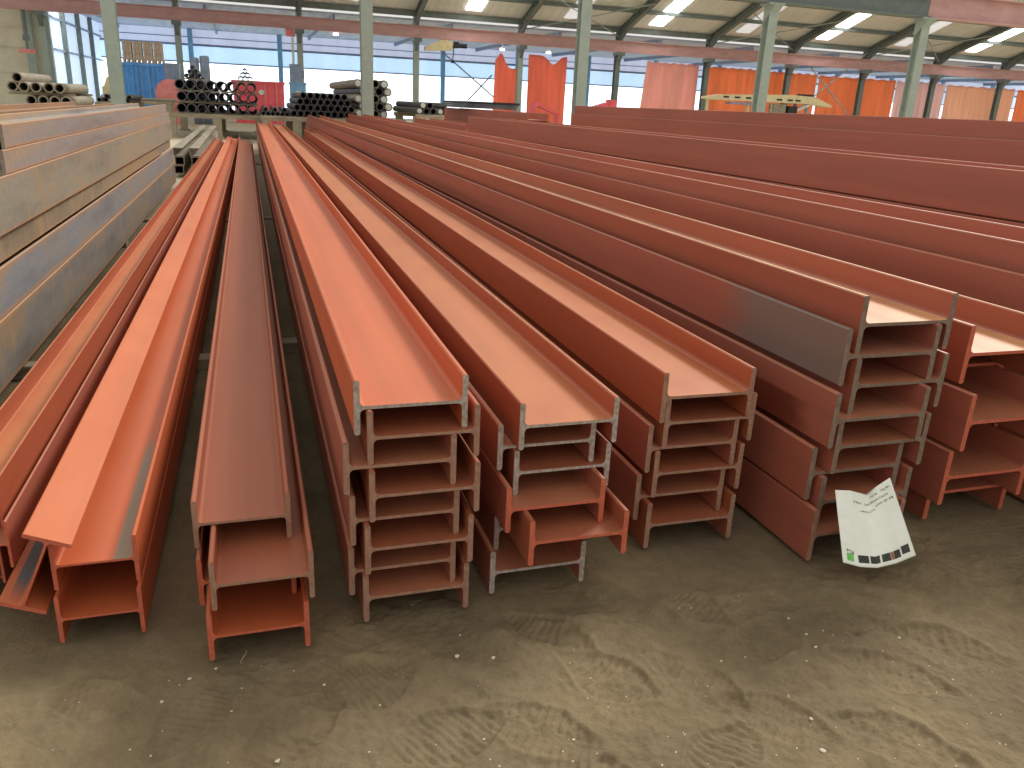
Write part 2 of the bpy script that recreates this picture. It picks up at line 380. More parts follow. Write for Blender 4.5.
# box sections on the floor beyond the grey stack
for j, x in enumerate((-1.215, -.955)):
    for i in range(3):
        z = .03+.142*(2-i)
        mb = MB(); w, h, t, L = .15, .138, .012, 10.5
        mb.box(0, w, 0, L, 0, t); mb.box(0, w, 0, L, h-t, h); mb.box(0, t, 0, L, t, h-t)
        if i: mb.box(w-t, w, 0, L, t, h-t)
        o = mb.build('steel_channel', M['pipe_pale']); o.location = (x+(.02 if i == 1 else 0), 14.8, z); o.rotation_euler = (0, 0, .004)
        tag(o, f'pale grey steel channel, {["topmost", "middle", "lowest"][i]} of the {["left", "right"][j]} pair of piles beyond the grey stack', 'steel channel', 'channels beyond the grey stack')

# timber bearers under the stacks
spots = [('left red stacks', 4.35, -1.75, .05), ('middle red stacks', 4.6, .08, 1.55), ('left red stacks', 9.6, -2.7, .05), ('middle red stacks', 9.8, .08, 1.55), ('left red stacks', 17.5, -1.0, .05), ('middle red stacks', 17.8, .08, 1.5),
         ('right red stacks', 4.4, 1.62, 4.4), ('right red stacks', 11.4, 1.62, 6.1)]
for nm, y, x0, x1 in spots:
    mb = MB(); L = x1-x0
    mb.prism([(0, -.07), (.1, -.07), (.105, -.005), (.1, -.001), (.005, -.001), (0, -.008)], 'x', 0, L)
    o = mb.build('timber_bearer', M['timber']); o.location = (x0, y, 0)
    dist = 'near' if y < 5 else ('middle' if y < 12 else 'far')
    tag(o, f'pale timber bearer under the {dist} part of the {nm}', 'timber')
for nm, y, x0, x1, h in [('left grey stack', 3.6, -1.62, -1.12, .112), ('left grey stack', 8.0, -2.7, -1.12, .112)]:
    mb = MB(); mb.prism([(0, -.06), (.14, -.06), (.14, .045), (.13, .052), (.01, .052), (0, .045)], 'x', 0, x1-x0)
    o = mb.build('timber_bearer', M['timber']); o.location = (x0, y, 0)
    tag(o, f'thick timber block under the {"front" if y < 5 else "middle"} of the {nm}', 'timber')

# ------------------------------------------------------------------ ground
def ground():
    def axis(segs):
        out = []
        for a, b, st in segs:
            k = max(1, int(round((b-a)/st))); out += [a+(b-a)*i/k for i in range(k)]
        return np.array(out+[segs[-1][1]])
    xs = axis([(-40, -6, 4), (-6, -.95, .25), (-.95, 2.3, .0042), (2.3, 6, .2), (6, 80, 5)])
    ys = axis([(-8, .6, .8), (.6, .85, .03), (.85, 1.95, .0042), (1.95, 4.6, .05), (4.6, 20, .6), (20, 76, 5)])
    X, Y = np.meshgrid(xs, ys)
    Z = np.zeros_like(X)
    # smooth value noise
    def vn(X, Y, sc, seed):
        rs = np.random.RandomState(seed); g = rs.rand(257, 257)
        a = X*sc+50.3; b = Y*sc+31.7; i = np.floor(a).astype(int); j = np.floor(b).astype(int)
        u = a-i; v = b-j; u = u*u*(3-2*u); v = v*v*(3-2*v); i %= 256; j %= 256
        return (g[j, i]*(1-u)+g[j, i+1]*u)*(1-v)+(g[j+1, i]*(1-u)+g[j+1, i+1]*u)*v-.5
    Z += .022*vn(X, Y, 3.1, 1)+.014*vn(X, Y, 7.3, 2)+.008*vn(X, Y, 17, 3)+.006*vn(X, Y, 36, 4)+.0042*vn(X, Y, 75, 5)+.002*vn(X, Y, 130, 6)
    wx = X+.03*vn(X, Y, 9, 8); wy = Y+.03*vn(X, Y, 9, 9)
    # boot prints and scuffs: x, y, heading, length, width, tread pitch, style
    prints = [(.20, 1.62, .3, .26, .17, .014, 1), (.55, 1.36, -.7, .30, .13, .017, 2), (.78, 1.50, -1.0, .30, .12, .016, 1), (1.12, 1.25, -.9, .30, .12, .016, 2),
              (1.50, 1.33, -.8, .32, .12, .020, 2), (1.72, 1.38, -.75, .34, .13, .022, 2), (1.34, 1.12, -.85, .30, .12, .019, 2), (.92, 1.18, .5, .28, .11, .016, 1),
              (.02, 1.52, .6, .28, .12, .016, 3), (-.20, 1.60, .9, .26, .12, .015, 3), (.34, 1.40, .2, .28, .12, .016, 3), (.70, 1.72, -.9, .28, .12, .018, 3),
              (1.28, 1.52, .8, .26, .12, .017, 1), (-.42, 1.72, -.4, .24, .11, .016, 3), (1.0, 1.42, -1.1, .26, .11, .016, 3), (1.52, 1.55, -.3, .26, .11, .018, 3), (.62, 1.18, -.6, .28, .12, .017, 1), (1.15, 1.72, -1.2, .28, .12, .017, 3)]
    for px, py, an, ln, wd, pt, st in prints:
        pt *= 1.35
        c, s_ = math.cos(an), math.sin(an)
        u = (wx-px)*c+(wy-py)*s_; v = -(wx-px)*s_+(wy-py)*c
        rr = np.sqrt((u/(ln/2))**2+(v/(wd/2*(1+.25*np.cos(u/(ln/2)*3))))**2)
        ins = 1/(1+np.exp((rr-1)*16))
        rim = np.exp(-((rr-1.10)/.12)**2)
        Z -= ins*.009; Z += rim*.004
        if st == 1: t = np.sin(2*np.pi*u/pt)*.0024
        elif st == 2: t = (np.sin(2*np.pi*u/pt)*.5+.5)**2*.005*(np.abs(v) > wd*.16)-.001*(np.abs(v) < wd*.03)*1.5
        else: t = np.sin(2*np.pi*(u+.3*v)/pt)*.0018
        Z += t*ins
    # dragged furrows in front of the right hand stacks
    for fx, fy, an, ln, wd, dp in [(.95, 1.75, -1.0, .5, .07, .012), (1.55, 1.68, -1.1, .45, .06, .010), (.45, 1.72, -.9, .4, .06, .008), (1.85, 1.75, -.9, .5, .07, .010), (-.1, 1.72, -1.3, .4, .06, .008)]:
        c, s_ = math.cos(an), math.sin(an); u = (wx-fx)*c+(wy-fy)*s_; v = -(wx-fx)*s_+(wy-fy)*c
        Z -= dp*np.exp(-(v/wd)**2)*np.exp(-(u/ln)**4)-dp*.7*np.exp(-((np.abs(v)-wd*1.5)/(wd*.5))**2)*np.exp(-(u/ln)**4)
    # keep the soil under the beams just below them, a bit lower further back
    k = np.clip((Y-1.72)/.10, 0, 1); k = k*k*(3-2*k)
    Z = Z*(1-k)+(np.clip(Z, -.02, .0)*.8-.012)*k
    k2 = np.clip((Y-2.1)/.9, 0, 1); Z -= .055*k2*k2*(3-2*k2)
    Z *= 1-.55*np.clip((Y-4)/4, 0, 1)
    nx_, ny_ = len(xs), len(ys)
    co = np.stack([X, Y, Z], -1).reshape(-1, 3)
    idx = np.arange(nx_*ny_).reshape(ny_, nx_)
    q = np.stack([idx[:-1, :-1], idx[:-1, 1:], idx[1:, 1:], idx[1:, :-1]], -1).reshape(-1, 4)
    me = bpy.data.meshes.new('floor'); me.vertices.add(len(co)); me.vertices.foreach_set('co', co.ravel())
    me.loops.add(q.size); me.loops.foreach_set('vertex_index', q.ravel().astype(np.int32))
    me.polygons.add(len(q)); me.polygons.foreach_set('loop_start', np.arange(0, q.size, 4, dtype=np.int32))
    me.polygons.foreach_set('use_smooth', np.ones(len(q), bool)); me.update(calc_edges=True)
    me.materials.append(M['ground'])
    o = bpy.data.objects.new('floor', me); C.objects.link(o); struct(o, 'trodden sandy dirt floor with boot prints')
    def h(x, y):
        i = min(max(np.searchsorted(xs, x)-1, 0), nx_-2); j = min(max(np.searchsorted(ys, y)-1, 0), ny_-2)
        return float(Z[j, i])
    return h
hgt = ground()

# pebbles
import bmesh
def pebble_mesh(seed):
    rr = random.Random(seed); bm = bmesh.new(); bmesh.ops.create_icosphere(bm, subdivisions=1, radius=1)
    for v in bm.verts: v.co *= rr.uniform(.75, 1.15); v.co.z *= .6
    me = bpy.data.meshes.new('pebble'); bm.to_mesh(me); bm.free(); return me
M['peb'] = mottled('pale_stone', srgb(226, 216, 196), srgb(190, 176, 148), 40, .8)
pms = [pebble_mesh(i) for i in range(5)]
for p in pms: p.materials.append(M['peb'])
def onground(px, py):
    for y in [0]:
        c = V((px-512, -(py-384), -FPX)); r = V((c.dot(aX), c.dot(aY), c.dot(aZ))); t = -CH/r.z
        return r.x*t, r.y*t
big = [(104, 657, .008), (68, 640, .007), (181, 581, .006), (190, 683, .006), (457, 659, .008), (493, 658, .007), (162, 702, .005), (574, 737, .004), (815, 650, .006), (806, 635, .005), (823, 752, .009), (812, 716, .006), (722, 657, .005), (277, 752, .007),
       (216, 669, .005), (210, 669, .004), (460, 634, .004), (484, 737, .004), (324, 684, .005), (900, 634, .005), (788, 620, .004), (10, 640, .004), (36, 694, .005)]
pts = [(x, y, s) for x, y, s in big]
while len(pts) < 130:
    pts.append((R.uniform(5, 1020), 590+178*R.random()**.8, R.uniform(.0015, .0035)))
for i, (px, py, s) in enumerate(pts):
    x, y = onground(px, py)
    if y > 1.76: continue
    o = bpy.data.objects.new('pebble', pms[i % 5]); C.objects.link(o)
    o.scale = (s, s*R.uniform(.7, 1), s*.9); o.rotation_euler = (0, 0, R.uniform(0, 6)); o.location = (x, y, hgt(x, y)+s*.2)
    tag(o, 'small pale pebble lying on the dirt in front of the stacks', 'pebble', 'pebbles on the dirt')
# twig in front of the third stack
x, y = onground(241, 655); mb = MB()
prev = None
for k in range(7):
    a = -.3+k*.42; q = V((x+.012*math.cos(a*1.6)+.002*k, y+.022-.008*k, hgt(x, y)+.006+.004*math.sin(k)))
    if prev: mb.tube(prev, q, .0012, 6)
    prev = q
tag(mb.build('twig', M['timber']), 'small curled straw twig on the dirt before the third stack', 'twig')

# ------------------------------------------------------------------ paper sheet
def paper():
    top = [(835, 490), (850, 490.5), (866, 494.5), (877, 486), (890, 477.5)]
    bot = [(843, 562.5), (860, 567), (877, 568), (896, 563.5), (916, 555.5)]
    us = [0, .25, .45, .7, 1]
    def lerp(a, u):
        for k in range(4):
            if u <= us[k+1]+1e-9:
                t = (u-us[k])/(us[k+1]-us[k]); return (a[k][0]*(1-t)+a[k+1][0]*t, a[k][1]*(1-t)+a[k+1][1]*t)
    def P(u, v, off=0):
        a, b = lerp(top, u), lerp(bot, u)
        yy = 1.812-.105*v-.018*math.sin(math.pi*u)*(.4+.6*v)+.02*math.exp(-((u-.45)/.12)**2)*(1-v)**3-off
        return at(a[0]*(1-v)+b[0]*v, a[1]*(1-v)+b[1]*v, yy)
    root = empty('paper_sheet', (1.8, 1.75, .05))
    inv = V(root.location)
    def patch(name, u0, u1, v0, v1, mat, nu=6, nv=3, off=.0012, thick=False):
        mb = MB(); g = [[P(u0+(u1-u0)*i/nu, v0+(v1-v0)*j/nv, off)-inv for i in range(nu+1)] for j in range(nv+1)]
        vs = [tuple(p) for r_ in g for p in r_]; fs = [(j*(nu+1)+i, j*(nu+1)+i+1, (j+1)*(nu+1)+i+1, (j+1)*(nu+1)+i) for j in range(nv) for i in range(nu)]
        mb.add(vs, fs); o = mb.build(name, mat, root, True)
        if thick:
            md = o.modifiers.new('s', 'SOLIDIFY'); md.thickness = .0006; md.offset = 0
        return o
    patch('sheet', 0, 1, 0, 1, M['paper'], 40, 40, 0, True)
    q = [(.075, .175, 'greenink', 'green printed square'), (.245, .37, 'ink', 'grey printed square'), (.39, .51, 'ink', None), (.54, .655, 'ink', None), (.705, .80, 'ink', None), (.825, .945, 'ink', None)]
    for u0, u1, m_, l_ in q:
        dv = .018 if u0 > .8 else 0
        o = patch('printed_square', u0, u1, .845-dv, .945-dv, M[m_])
        if l_: o['label'] = l_
    patch('printed_square', .662, .70, .845, .945, M['rustink'])['label'] = 'orange printed square'
    # three lines of lettering, too faint to read, as short strokes
    def line(v, ua, ub, slope, mat, h, seed):
        rr = random.Random(seed); mb = MB(); u = ua
        while u < ub:
            w = rr.uniform(.012, .026)
            if rr.random() > .16:
                vv = v+slope*(u-ua)
                for (a0, a1, b0, b1) in rr.choice([((0, .3, 0, 1), (.3, 1, 0, .3)), ((0, .35, 0, 1), (.65, 1, 0, 1), (.3, .7, .4, .6)), ((0, .3, 0, 1), (.3, 1, .7, 1)), ((.3, .6, 0, 1), (0, 1, 0, .25))]):
                    g = [P(u+w*s_, vv+h*t_, .0012)-inv for s_, t_ in ((a0, b0), (a1, b0), (a1, b1), (a0, b1))]
                    mb.add([tuple(p) for p in g], [(0, 1, 2, 3)])
            u += w+.007
        mb.build('printed_text', mat, root)
    line(.065, .52, .93, .02, M['ink'], .024, 1)
    line(.125, .28, .86, .03, M['inkpale'], .024, 2)
    line(.205, .60, .95, .02, M['ink'], .026, 3)
    line(.235, .30, .56, .02, M['inkpale'], .018, 4)
    cu = bpy.data.curves.new('t', 'FONT'); cu.body = 'PSJ'; cu.size = .018; to = bpy.data.objects.new('t', cu); C.objects.link(to)
    dg = bpy.context.evaluated_depsgraph_get(); me = bpy.data.meshes.new_from_object(to.evaluated_get(dg)); bpy.data.objects.remove(to)
    wmx = max(v.co.x for v in me.vertices)
    for v in me.vertices:
        p = P(.075+.11*v.co.x/wmx, .825-.055*v.co.y/.018+.02*v.co.x/wmx, .0014)-inv; v.co = p
    me.materials.clear(); me.materials.append(M['ink']); o = bpy.data.objects.new('printed_text', me); C.objects.link(o); o.parent = root
    tag(root, 'creased white paper sheet with colour squares, hanging before the stack of dark ended beams', 'paper')
paper()

# ------------------------------------------------------------------ pipes
def pipe_mesh(r, L, t, mat, seg=18):
    mb = MB(); ri = r-t
    for rr, y in ((r, 0), (r, L), (ri, L), (ri, 0)): mb.v += [(rr*math.cos(2*math.pi*k/seg), y, rr*math.sin(2*math.pi*k/seg)) for k in range(seg)]
    for a in range(4):
        b = (a+1) % 4
        for k in range(seg): mb.f.append((a*seg+k, a*seg+(k+1) % seg, b*seg+(k+1) % seg, b*seg+k)); mb.m.append(0)
    o = mb.build('steel_pipe', mat, None, False); me = o.data; bpy.data.objects.remove(o); return me
_pc = {}
def pipe(x, y, z, r, L, label, group, mat='pipe', cap=False, t=None):
    k = (r, L, mat)
    if k not in _pc: _pc[k] = pipe_mesh(r, L, t or r*.2, M[mat])
    o = bpy.data.objects.new('steel_pipe', _pc[k]); C.objects.link(o); o.location = (x, y, z)
    tag(o, label, 'pipe', group)
    if cap:
        kk = ('cap', r)
        if kk not in _pc:
            c = MB(); c.tube((0, -.02, 0), (0, .03, 0), r*.72, 14); c.tube((0, -.03, 0), (0, -.02, 0), r*.5, 14); _c = c.build('end_cap', M['white']); _pc[kk] = _c.data; bpy.data.objects.remove(_c)
        c = bpy.data.objects.new('end_cap', _pc[kk]); C.objects.link(c); c.parent = o; c['label'] = 'white end cap'
    return o
num = ['first', 'second', 'third', 'fourth', 'fifth', 'sixth', 'seventh', 'eighth', 'ninth', 'tenth', 'eleventh', 'twelfth']
def rack(name, x0, x1, y0, y1, z, label, mat='timber', posts=4, sag=.13, layers=(), stakes=0):
    root = empty(name, (x0, y0, 0))
    w = x1-x0
    for yy in (0, y1-y0-.2):
        mb = MB(); mb.prism([(yy, z-sag), (yy+.2, z-sag), (yy+.2, z-.01), (yy+.19, z), (yy+.01, z), (yy, z-.01)], 'x', 0, w); mb.build('cross_bearer', M[mat], root)
        for k in range(posts):
            xx = .05+(w-.35)*k/max(1, posts-1)
            mb = MB(); mb.box(xx, xx+.25, yy+.01, yy+.19, -.05, z-sag); mb.box(xx-.05, xx+.3, yy, yy+.2, -.06, .04); mb.build('support_block', M['concrete'], root)
        for (za, zb, xa, xb) in layers:
            mb = MB(); mb.box(xa-x0, xb-x0, yy+.35 if yy == 0 else yy-.2, yy+.45 if yy == 0 else yy-.1, za, zb); mb.build('spacer_batten', M[mat], root)
        if stakes:
            for xx in (-.08, w+.02):
                mb = MB(); mb.box(xx, xx+.06, yy+.06, yy+.14, z-sag, stakes); mb.build('stake', M['dkgreen'], root)
    tag(root, label, 'pipe rack'); return root
# big dark pipes, middle left
rack('pipe_rack', -2.4, 1.9, 27.8, 33, .70, 'pale bearers carrying the three row stack of dark pipes', layers=[(.997, 1.045, -2.1, .35), (1.342, 1.39, -2.1, .35), (1.687, 1.72, -1.95, -1.1), (1.687, 1.72, -.3, .3)])
for row in range(3):
    for k in range(8):
        pipe(-1.93+k*.30+(.03 if row == 1 else 0), 28+R.uniform(-.05, .05), .849+row*.345, .148, 6 if row < 2 else 5.4,
             f'large dark pipe, {num[k]} from left in the {["bottom", "middle", "top"][row]} row of the three row stack', 'large dark pipes')
for cx, cz, nm in ((-1.52, 1.79, 'left'), (.0, 1.79, 'right')):
    for k, (dx, dz) in enumerate([(-.15, 0), (0, 0), (.15, 0), (-.075, .12), (.075, .12), (0, .24)]):
        pipe(cx+dx*(1.25 if nm == 'left' else 1), 28.1, cz+dz, .07, 1.6, f'short dark pipe in the {nm} loose bundle on top of the three row stack', f'{nm} bundle of short pipes')
# pale pipes at the far left
rack('pipe_rack', -5.6, -3.6, 23.9, 27.2, .83, 'low bearers carrying the far left pale pipes', posts=3, layers=[(1.08, 1.14, -5.7, -4.2)])
P1 = [(-5.17, .956), (-4.90, .956), (-4.63, .956), (-4.37, .956), (-5.29, 1.267), (-5.02, 1.267), (-4.75, 1.267), (-4.48, 1.267), (-5.425, 1.48), (-5.56, 1.267)]
P1n = ['bottom row, first from left', 'bottom row, second from left', 'bottom row, third from left', 'bottom row, fourth from left', 'top row, first from left', 'top row, second from left', 'top row, third from left', 'top row, fourth from left', 'highest of all', 'leftmost of all']
for (x, z), nm in zip(P1, P1n):
    pipe(x, 24+R.uniform(-.1, .1), z, .125, 3.4, f'pale steel pipe in the far left pile, {nm}', 'pale pipes at far left', 'pipe_pale', t=.03)
# small clusters right of them
rack('pipe_rack', -4.35, -3.3, 28.0, 31, .92, 'low bearers under the small tangled pipes beside the green column', posts=2)
for k in range(14):
    pipe(-4.25+(k % 7)*.13+(k//7)*.065, 28.2+R.uniform(0, .4), .981+(k//7)*.105, .06, 3, 'thin dark pipe in the small tangle beside the left green column', 'thin pipes by the left column', 'pipe', cap=(k % 5 == 2))
mb = MB(); mb.box(0, .55, 0, .5, 0, .22); mb.prism([(.05, .22), (.5, .22), (.4, .5), (.15, .5)], 'y', .05, .45); o = mb.build('wooden_crate', M['yellow']); o.location = (-4.2, 28.7, 1.148)
tag(o, 'small pale crate on top of the tangled thin pipes', 'crate')
# long pale pipes beyond the blue container front
rack('pipe_rack', -5.4, -2.8, 35.4, 37.2, .92, 'trestle carrying thin pale pipes crosswise before the blue container', posts=2)
for k in range(4):
    o = pipe(-5.3, 35.5+k*.13 if k < 2 else 36.3+.13*k, .97, .05, 2.6, f'thin pale pipe lying crosswise before the blue container, {["nearest", "second nearest", "third nearest", "farthest"][k]} of four', 'thin pale pipes', 'pipe_pale')
    o.rotation_euler = (0, 0, -math.pi/2)
# thin dark clusters at centre left
rack('pipe_rack', .36, 3.3, 25.8, 31, .76, 'pale bearers carrying the piles of thinner dark pipes', posts=4)
c = 0
for cx in (.52, .79, 1.06):
    for k, (dx, dz) in enumerate([(-.07, 0), (.07, 0), (0, .12)]):
        pipe(cx+dx, 26, .825+dz, .062, 4, 'thin dark pipe in the three small pyramids left of the medium pipe pile', 'thin dark pipes in pyramids')
for row in range(4):
    nn = 10-row
    for k in range(nn):
        pipe(1.32+k*.2+row*.1+R.uniform(-.004, .004), 26+R.uniform(-.1, .1), .86+row*.172, .096, 5, f'medium dark pipe, {num[k]} from left in {["the bottom row", "the second row", "the third row", "the top row"][row]} of the sloping pile', 'medium dark pipes')
# large pipes with white ends, centre
rack('pipe_rack', 3.36, 4.9, 27.2, 33, .78, 'bearers carrying the large white capped pipes', posts=3)
kk = 0
for row in range(5):
    for k in range(4 if row in (1, 3) else 4):
        pipe(3.42+.27*k+.135*(row % 2), 27.4+R.uniform(-.1, .1), .911+.228*row, .13, 8.5, f'large pipe, {num[k]} from left in the {["bottom", "second", "third", "fourth", "top"][row]} row of the white capped pile', 'large capped pipes', 'pipe' if (k+row) % 2 else 'pipe_pale', cap=(k in (0, 3)))
# lower pipes to the right of the column
rack('pipe_rack', 4.98, 6.9, 25.8, 30, .98, 'bearers under the low pipes right of the white capped pile', posts=3)
for k, (x, z) in enumerate([(5.12, 1.081), (5.34, 1.081), (5.56, 1.081), (5.78, 1.081), (6.0, 1.081), (6.22, 1.081), (5.23, 1.25), (5.45, 1.25), (5.89, 1.25)]):
    pipe(x, 26, z, .1, 4.5, f'dark pipe of the low pile right of the centre column, {("lower row" if k < 6 else "upper row")}, {num[k if k < 6 else k-6]} from left', 'low pipes right of column', 'pipe', cap=(k % 3 == 0))

# ------------------------------------------------------------------ columns, girders, roof
def hcol(x, y, z0, z1, w=.33, dep=.34, mat='green', plate=True):
    root = empty('steel_column', (x, y, 0)); tf = .03
    mb = MB()
    prof = [(-w/2, -dep/2), (w/2, -dep/2), (w/2, -dep/2+tf), (.012, -dep/2+tf), (.012, dep/2-tf), (w/2, dep/2-tf), (w/2, dep/2), (-w/2, dep/2), (-w/2, dep/2-tf), (-.012, dep/2-tf), (-.012, -dep/2+tf), (-w/2, -dep/2+tf)]
    mb.prism(prof, 'z', z0, z1); mb.build('shaft', M[mat], root)
    if plate:
        mb = MB(); mb.box(-w*.8, w*.8, -dep*.8, dep*.8, -.05, .04)
        for a in (-1, 1):
            for b in (-1, 1): mb.tube((a*w*.65, b*dep*.65, .04), (a*w*.65, b*dep*.65, .08), .025, 6)
        mb.build('base_plate', M[mat], root)
    return root
S1 = 6.66
for k, (x, lb) in enumerate([(-3.29, 'green grey steel column nearest the left, behind the grey stack'), (3.37, 'slim green grey steel column in front of the white capped pipes'), (10.02, 'green grey steel column beside the red orange tarpaulins in the middle'),
                             (16.6, 'green grey steel column crossing the pale yellow lifting frame'), (22.8, 'thick green grey steel column at right under the near crane girder')]):
    r = hcol(x, 25, -.05, 4.87); tag(r, lb, 'column', 'near row of columns')
    mb = MB(); mb.prism([(-.45, 4.87), (.2, 4.87), (.2, 4.35), (.15, 4.35)], 'x', -.16, .16); mb.box(-.28, .28, -.3, .3, 4.84, 4.90); mb.build('girder_bracket', M['green'], r)
mb = MB(); gz0, gz1 = 4.9, 5.6
def igirder(x0, x1, z0, z1, fw, name, mat, label, y):
    mb = MB(); prof = [(-fw/2, z0), (fw/2, z0), (fw/2, z0+.04), (.015, z0+.04), (.015, z1-.04), (fw/2, z1-.04), (fw/2, z1), (-fw/2, z1), (-fw/2, z1-.04), (-.015, z1-.04), (-.015, z0+.04), (-fw/2, z0+.04)]
    mb.prism(prof, 'x', x0, x1); o = mb.build(name, M[mat]); o.location = (0, y, 0); tag(o, label, 'girder'); return o
igirder(-14, 22.9, 4.91, 5.55, .4, 'crane_girder', 'dkgreen', 'near greyish crane girder ending over the thick right column', 25)
igirder(22.92, 50, 4.91, 5.7, .4, 'crane_girder', 'mauve', 'near pinkish crane girder at the top right corner', 25)
igirder(-40, 76, 4.93, 5.6, .36, 'crane_girder', 'mauve', 'long reddish crane girder running across the whole far hall', 50.8)
rowx = [-10.0, -3.4, 3.1, 9.85, 16.4, 23.0, 29.55, 36.0, 42.25, 48.6, 55.0, 61.3, 67.6]
rl = ['at the far left end', 'behind the three row pipe stack', 'behind the medium dark pipes', 'right of the white capped pipes', 'between the two red tarpaulins', 'left of the pinkish tarpaulin', 'at the right edge of the pinkish tarpaulin', 'just right of the yellow frame column',
      'at the cross of rods', 'right of the thick right column', 'in front of the peach tarpaulin', 'near the right frame edge', 'beyond the right frame edge']
for k, x in enumerate(rowx):
    r = hcol(x, 51.2, -.05, 6.15, .32, .34, 'green' if k < 5 else 'dkgreen')
    tag(r, f'far hall column {rl[k]}', 'column', 'far row of columns')
    mb = MB(); mb.box(-.24, .24, -.62, .2, 4.72, 4.93); mb.prism([(-.6, 4.72), (-.17, 4.72), (-.17, 4.2)], 'x', -.1, .1); mb.build('girder_bracket', M['dkgreen'], r)
# roof slope rising toward the viewer over the far aisle, and the flat part behind
sl = .33
def roofz(y, dz=0): return 6.42+sl*(51-y)+dz
Y0r = 36.
mb = MB()
mb.add([(-12, 51.2, roofz(51.2)), (76, 51.2, roofz(51.2)), (76, Y0r, roofz(Y0r)), (-12, Y0r, roofz(Y0r)), (-12, 51.2, roofz(51.2)+.08), (76, 51.2, roofz(51.2)+.08), (76, Y0r, roofz(Y0r)+.08), (-12, Y0r, roofz(Y0r)+.08)],
       [(0, 1, 2, 3), (7, 6, 5, 4), (0, 4, 5, 1), (1, 5, 6, 2), (2, 6, 7, 3), (3, 7, 4, 0)])
struct(mb.build('ceiling', M['roof']), 'beige profiled roof sheeting sloping over the far aisle')
def skyl(x, w, y0, y1, mat, i):
    mb = MB(); a, b = roofz(y0, -.03), roofz(y1, -.03)
    mb.add([(x-w/2, y0, a), (x+w/2, y0, a), (x+w/2, y1, b), (x-w/2, y1, b), (x-w/2, y0, a-.03), (x+w/2, y0, a-.03), (x+w/2, y1, b-.03), (x-w/2, y1, b-.03)], [(0, 1, 2, 3), (7, 6, 5, 4), (0, 4, 5, 1), (1, 5, 6, 2), (2, 6, 7, 3), (3, 7, 4, 0)])
    struct(mb.build(f'window_{i}', M[mat]), 'bright translucent rooflight strip')
i = 1
for x in (13.1, 25.1, 37.7, 50.6, 63.5):
    skyl(x, .95, 37, 50.3, 'skylight', i); i += 1
for x in (19.3, 31.4, 44.2, 57.2, 6.5):
    skyl(x, 1.0, 37, 50.3, 'skylight_dim', i); i += 1
# rafters
mb_i = 1
def trim(o, label):
    global mb_i
    o.name = f'trim_{mb_i}'; mb_i += 1; struct(o, label); return o
for k, x in enumerate(rowx):
    mb = MB()
    for (za, zb, hw) in ((-.55, -.52, .14), (-.52, -.12, .012), (-.12, -.09, .14)):
        vs = []
        for y_ in (51.0, Y0r):
            z_ = roofz(y_); hf = 1.0
            vs += [(x-hw, y_, z_+za), (x+hw, y_, z_+za), (x+hw, y_, z_+zb), (x-hw, y_, z_+zb)]
        mb.add(vs, [(0, 1, 2, 3), (7, 6, 5, 4), (0, 4, 5, 1), (1, 5, 6, 2), (2, 6, 7, 3), (3, 7, 4, 0)])
    # haunch at the column head
    mb.prism([(51.2, roofz(51.2)-.5), (51.2, roofz(51.2)-1.0), (49.6, roofz(49.6)-.5)], 'x', x-.06, x+.06)
    trim(mb.build('trim', M['dkgreen']), 'grey green sloping roof rafter')
for y_ in (51, 48.5, 46, 43.5, 41, 38.5):
    mb = MB(); z_ = roofz(y_)
    mb.box(-12, 76, y_-.1, y_+.1, z_-.32 if y_ == 51 else z_-.24, z_-.035); trim(mb.build('trim', M['dkgreen']), 'roof purlin running across the bays')
for a, b in ((6, 7), (8, 9), (4, 5)):
    for (ya, yb) in ((51, 46.4), (46.4, 51)):
        mb = MB(); mb.tube((rowx[a], ya, roofz(ya)-.6), (rowx[b], yb, roofz(yb)-.6), .035, 6); trim(mb.build('trim', M['green']), 'thin diagonal roof bracing rod')
for s in (0, 1):
    mb = MB(); xa, xb = rowx[7], rowx[8]
    mb.tube((xa, 51.0, 6.1 if s else 1.2), (xb, 51.0, 1.2 if s else 6.1), .05, 6); trim(mb.build('trim', M['green']), 'thin diagonal bracing rod between two far columns')
# rear low roof with a long rooflight
BY = 72.
mb = MB(); mb.box(-12, 80, 51.3, 55.4, 5.9, 6.0); mb.box(-12, 80, 57.0, BY, 5.9, 6.0)
o = mb.build('ceiling', M['ceil2']); struct(o, 'blue grey ceiling of the rear aisle')
mb = MB(); mb.box(-12, 80, 55.4, 57.0, 5.9, 5.98); struct(mb.build('window_20', M['skylight']), 'long white rooflight in the rear aisle')
for x in range(-9, 78, 7):
    mb = MB(); mb.box(x, x+.14, 51.4, BY, 5.66, 5.9); trim(mb.build('trim', M['bluegrey']), 'rear aisle ceiling joist')
# rear wall: white sheeting below, blue sheeting above, cladding with an added glow on top
XL = -10.3
mb = MB(); mb.box(XL, 90, BY, BY+.1, -.1, 3.5); struct(mb.build('window_21', M['panel_white']), 'glaring white translucent lower sheeting of the rear wall')
mb = MB(); mb.box(XL, 90, BY, BY+.1, 3.5, 4.75); struct(mb.build('window_22', M['panel_blue']), 'pale blue translucent sheeting of the rear wall')
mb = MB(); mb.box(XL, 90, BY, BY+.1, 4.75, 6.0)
struct(mb.build('wall_rear', M['clad_glow']), 'lavender grey cladding at the top of the rear wall')
for z_, h in ((3.48, .10), (4.7, .16), (5.3, .06)):
    mb = MB(); mb.box(XL, 90, BY-.15, BY-.01, z_, z_+h); trim(mb.build('trim', M['bluegrey']), 'horizontal rail on the rear wall')
for k in range(14):
    x = -3.9+6.67*k
    mb = MB(); mb.box(x-.18, x+.18, BY-.4, BY-.16, -.05, 5.9); trim(mb.build('trim', M['ltblue']), 'pale blue rear wall stanchion')
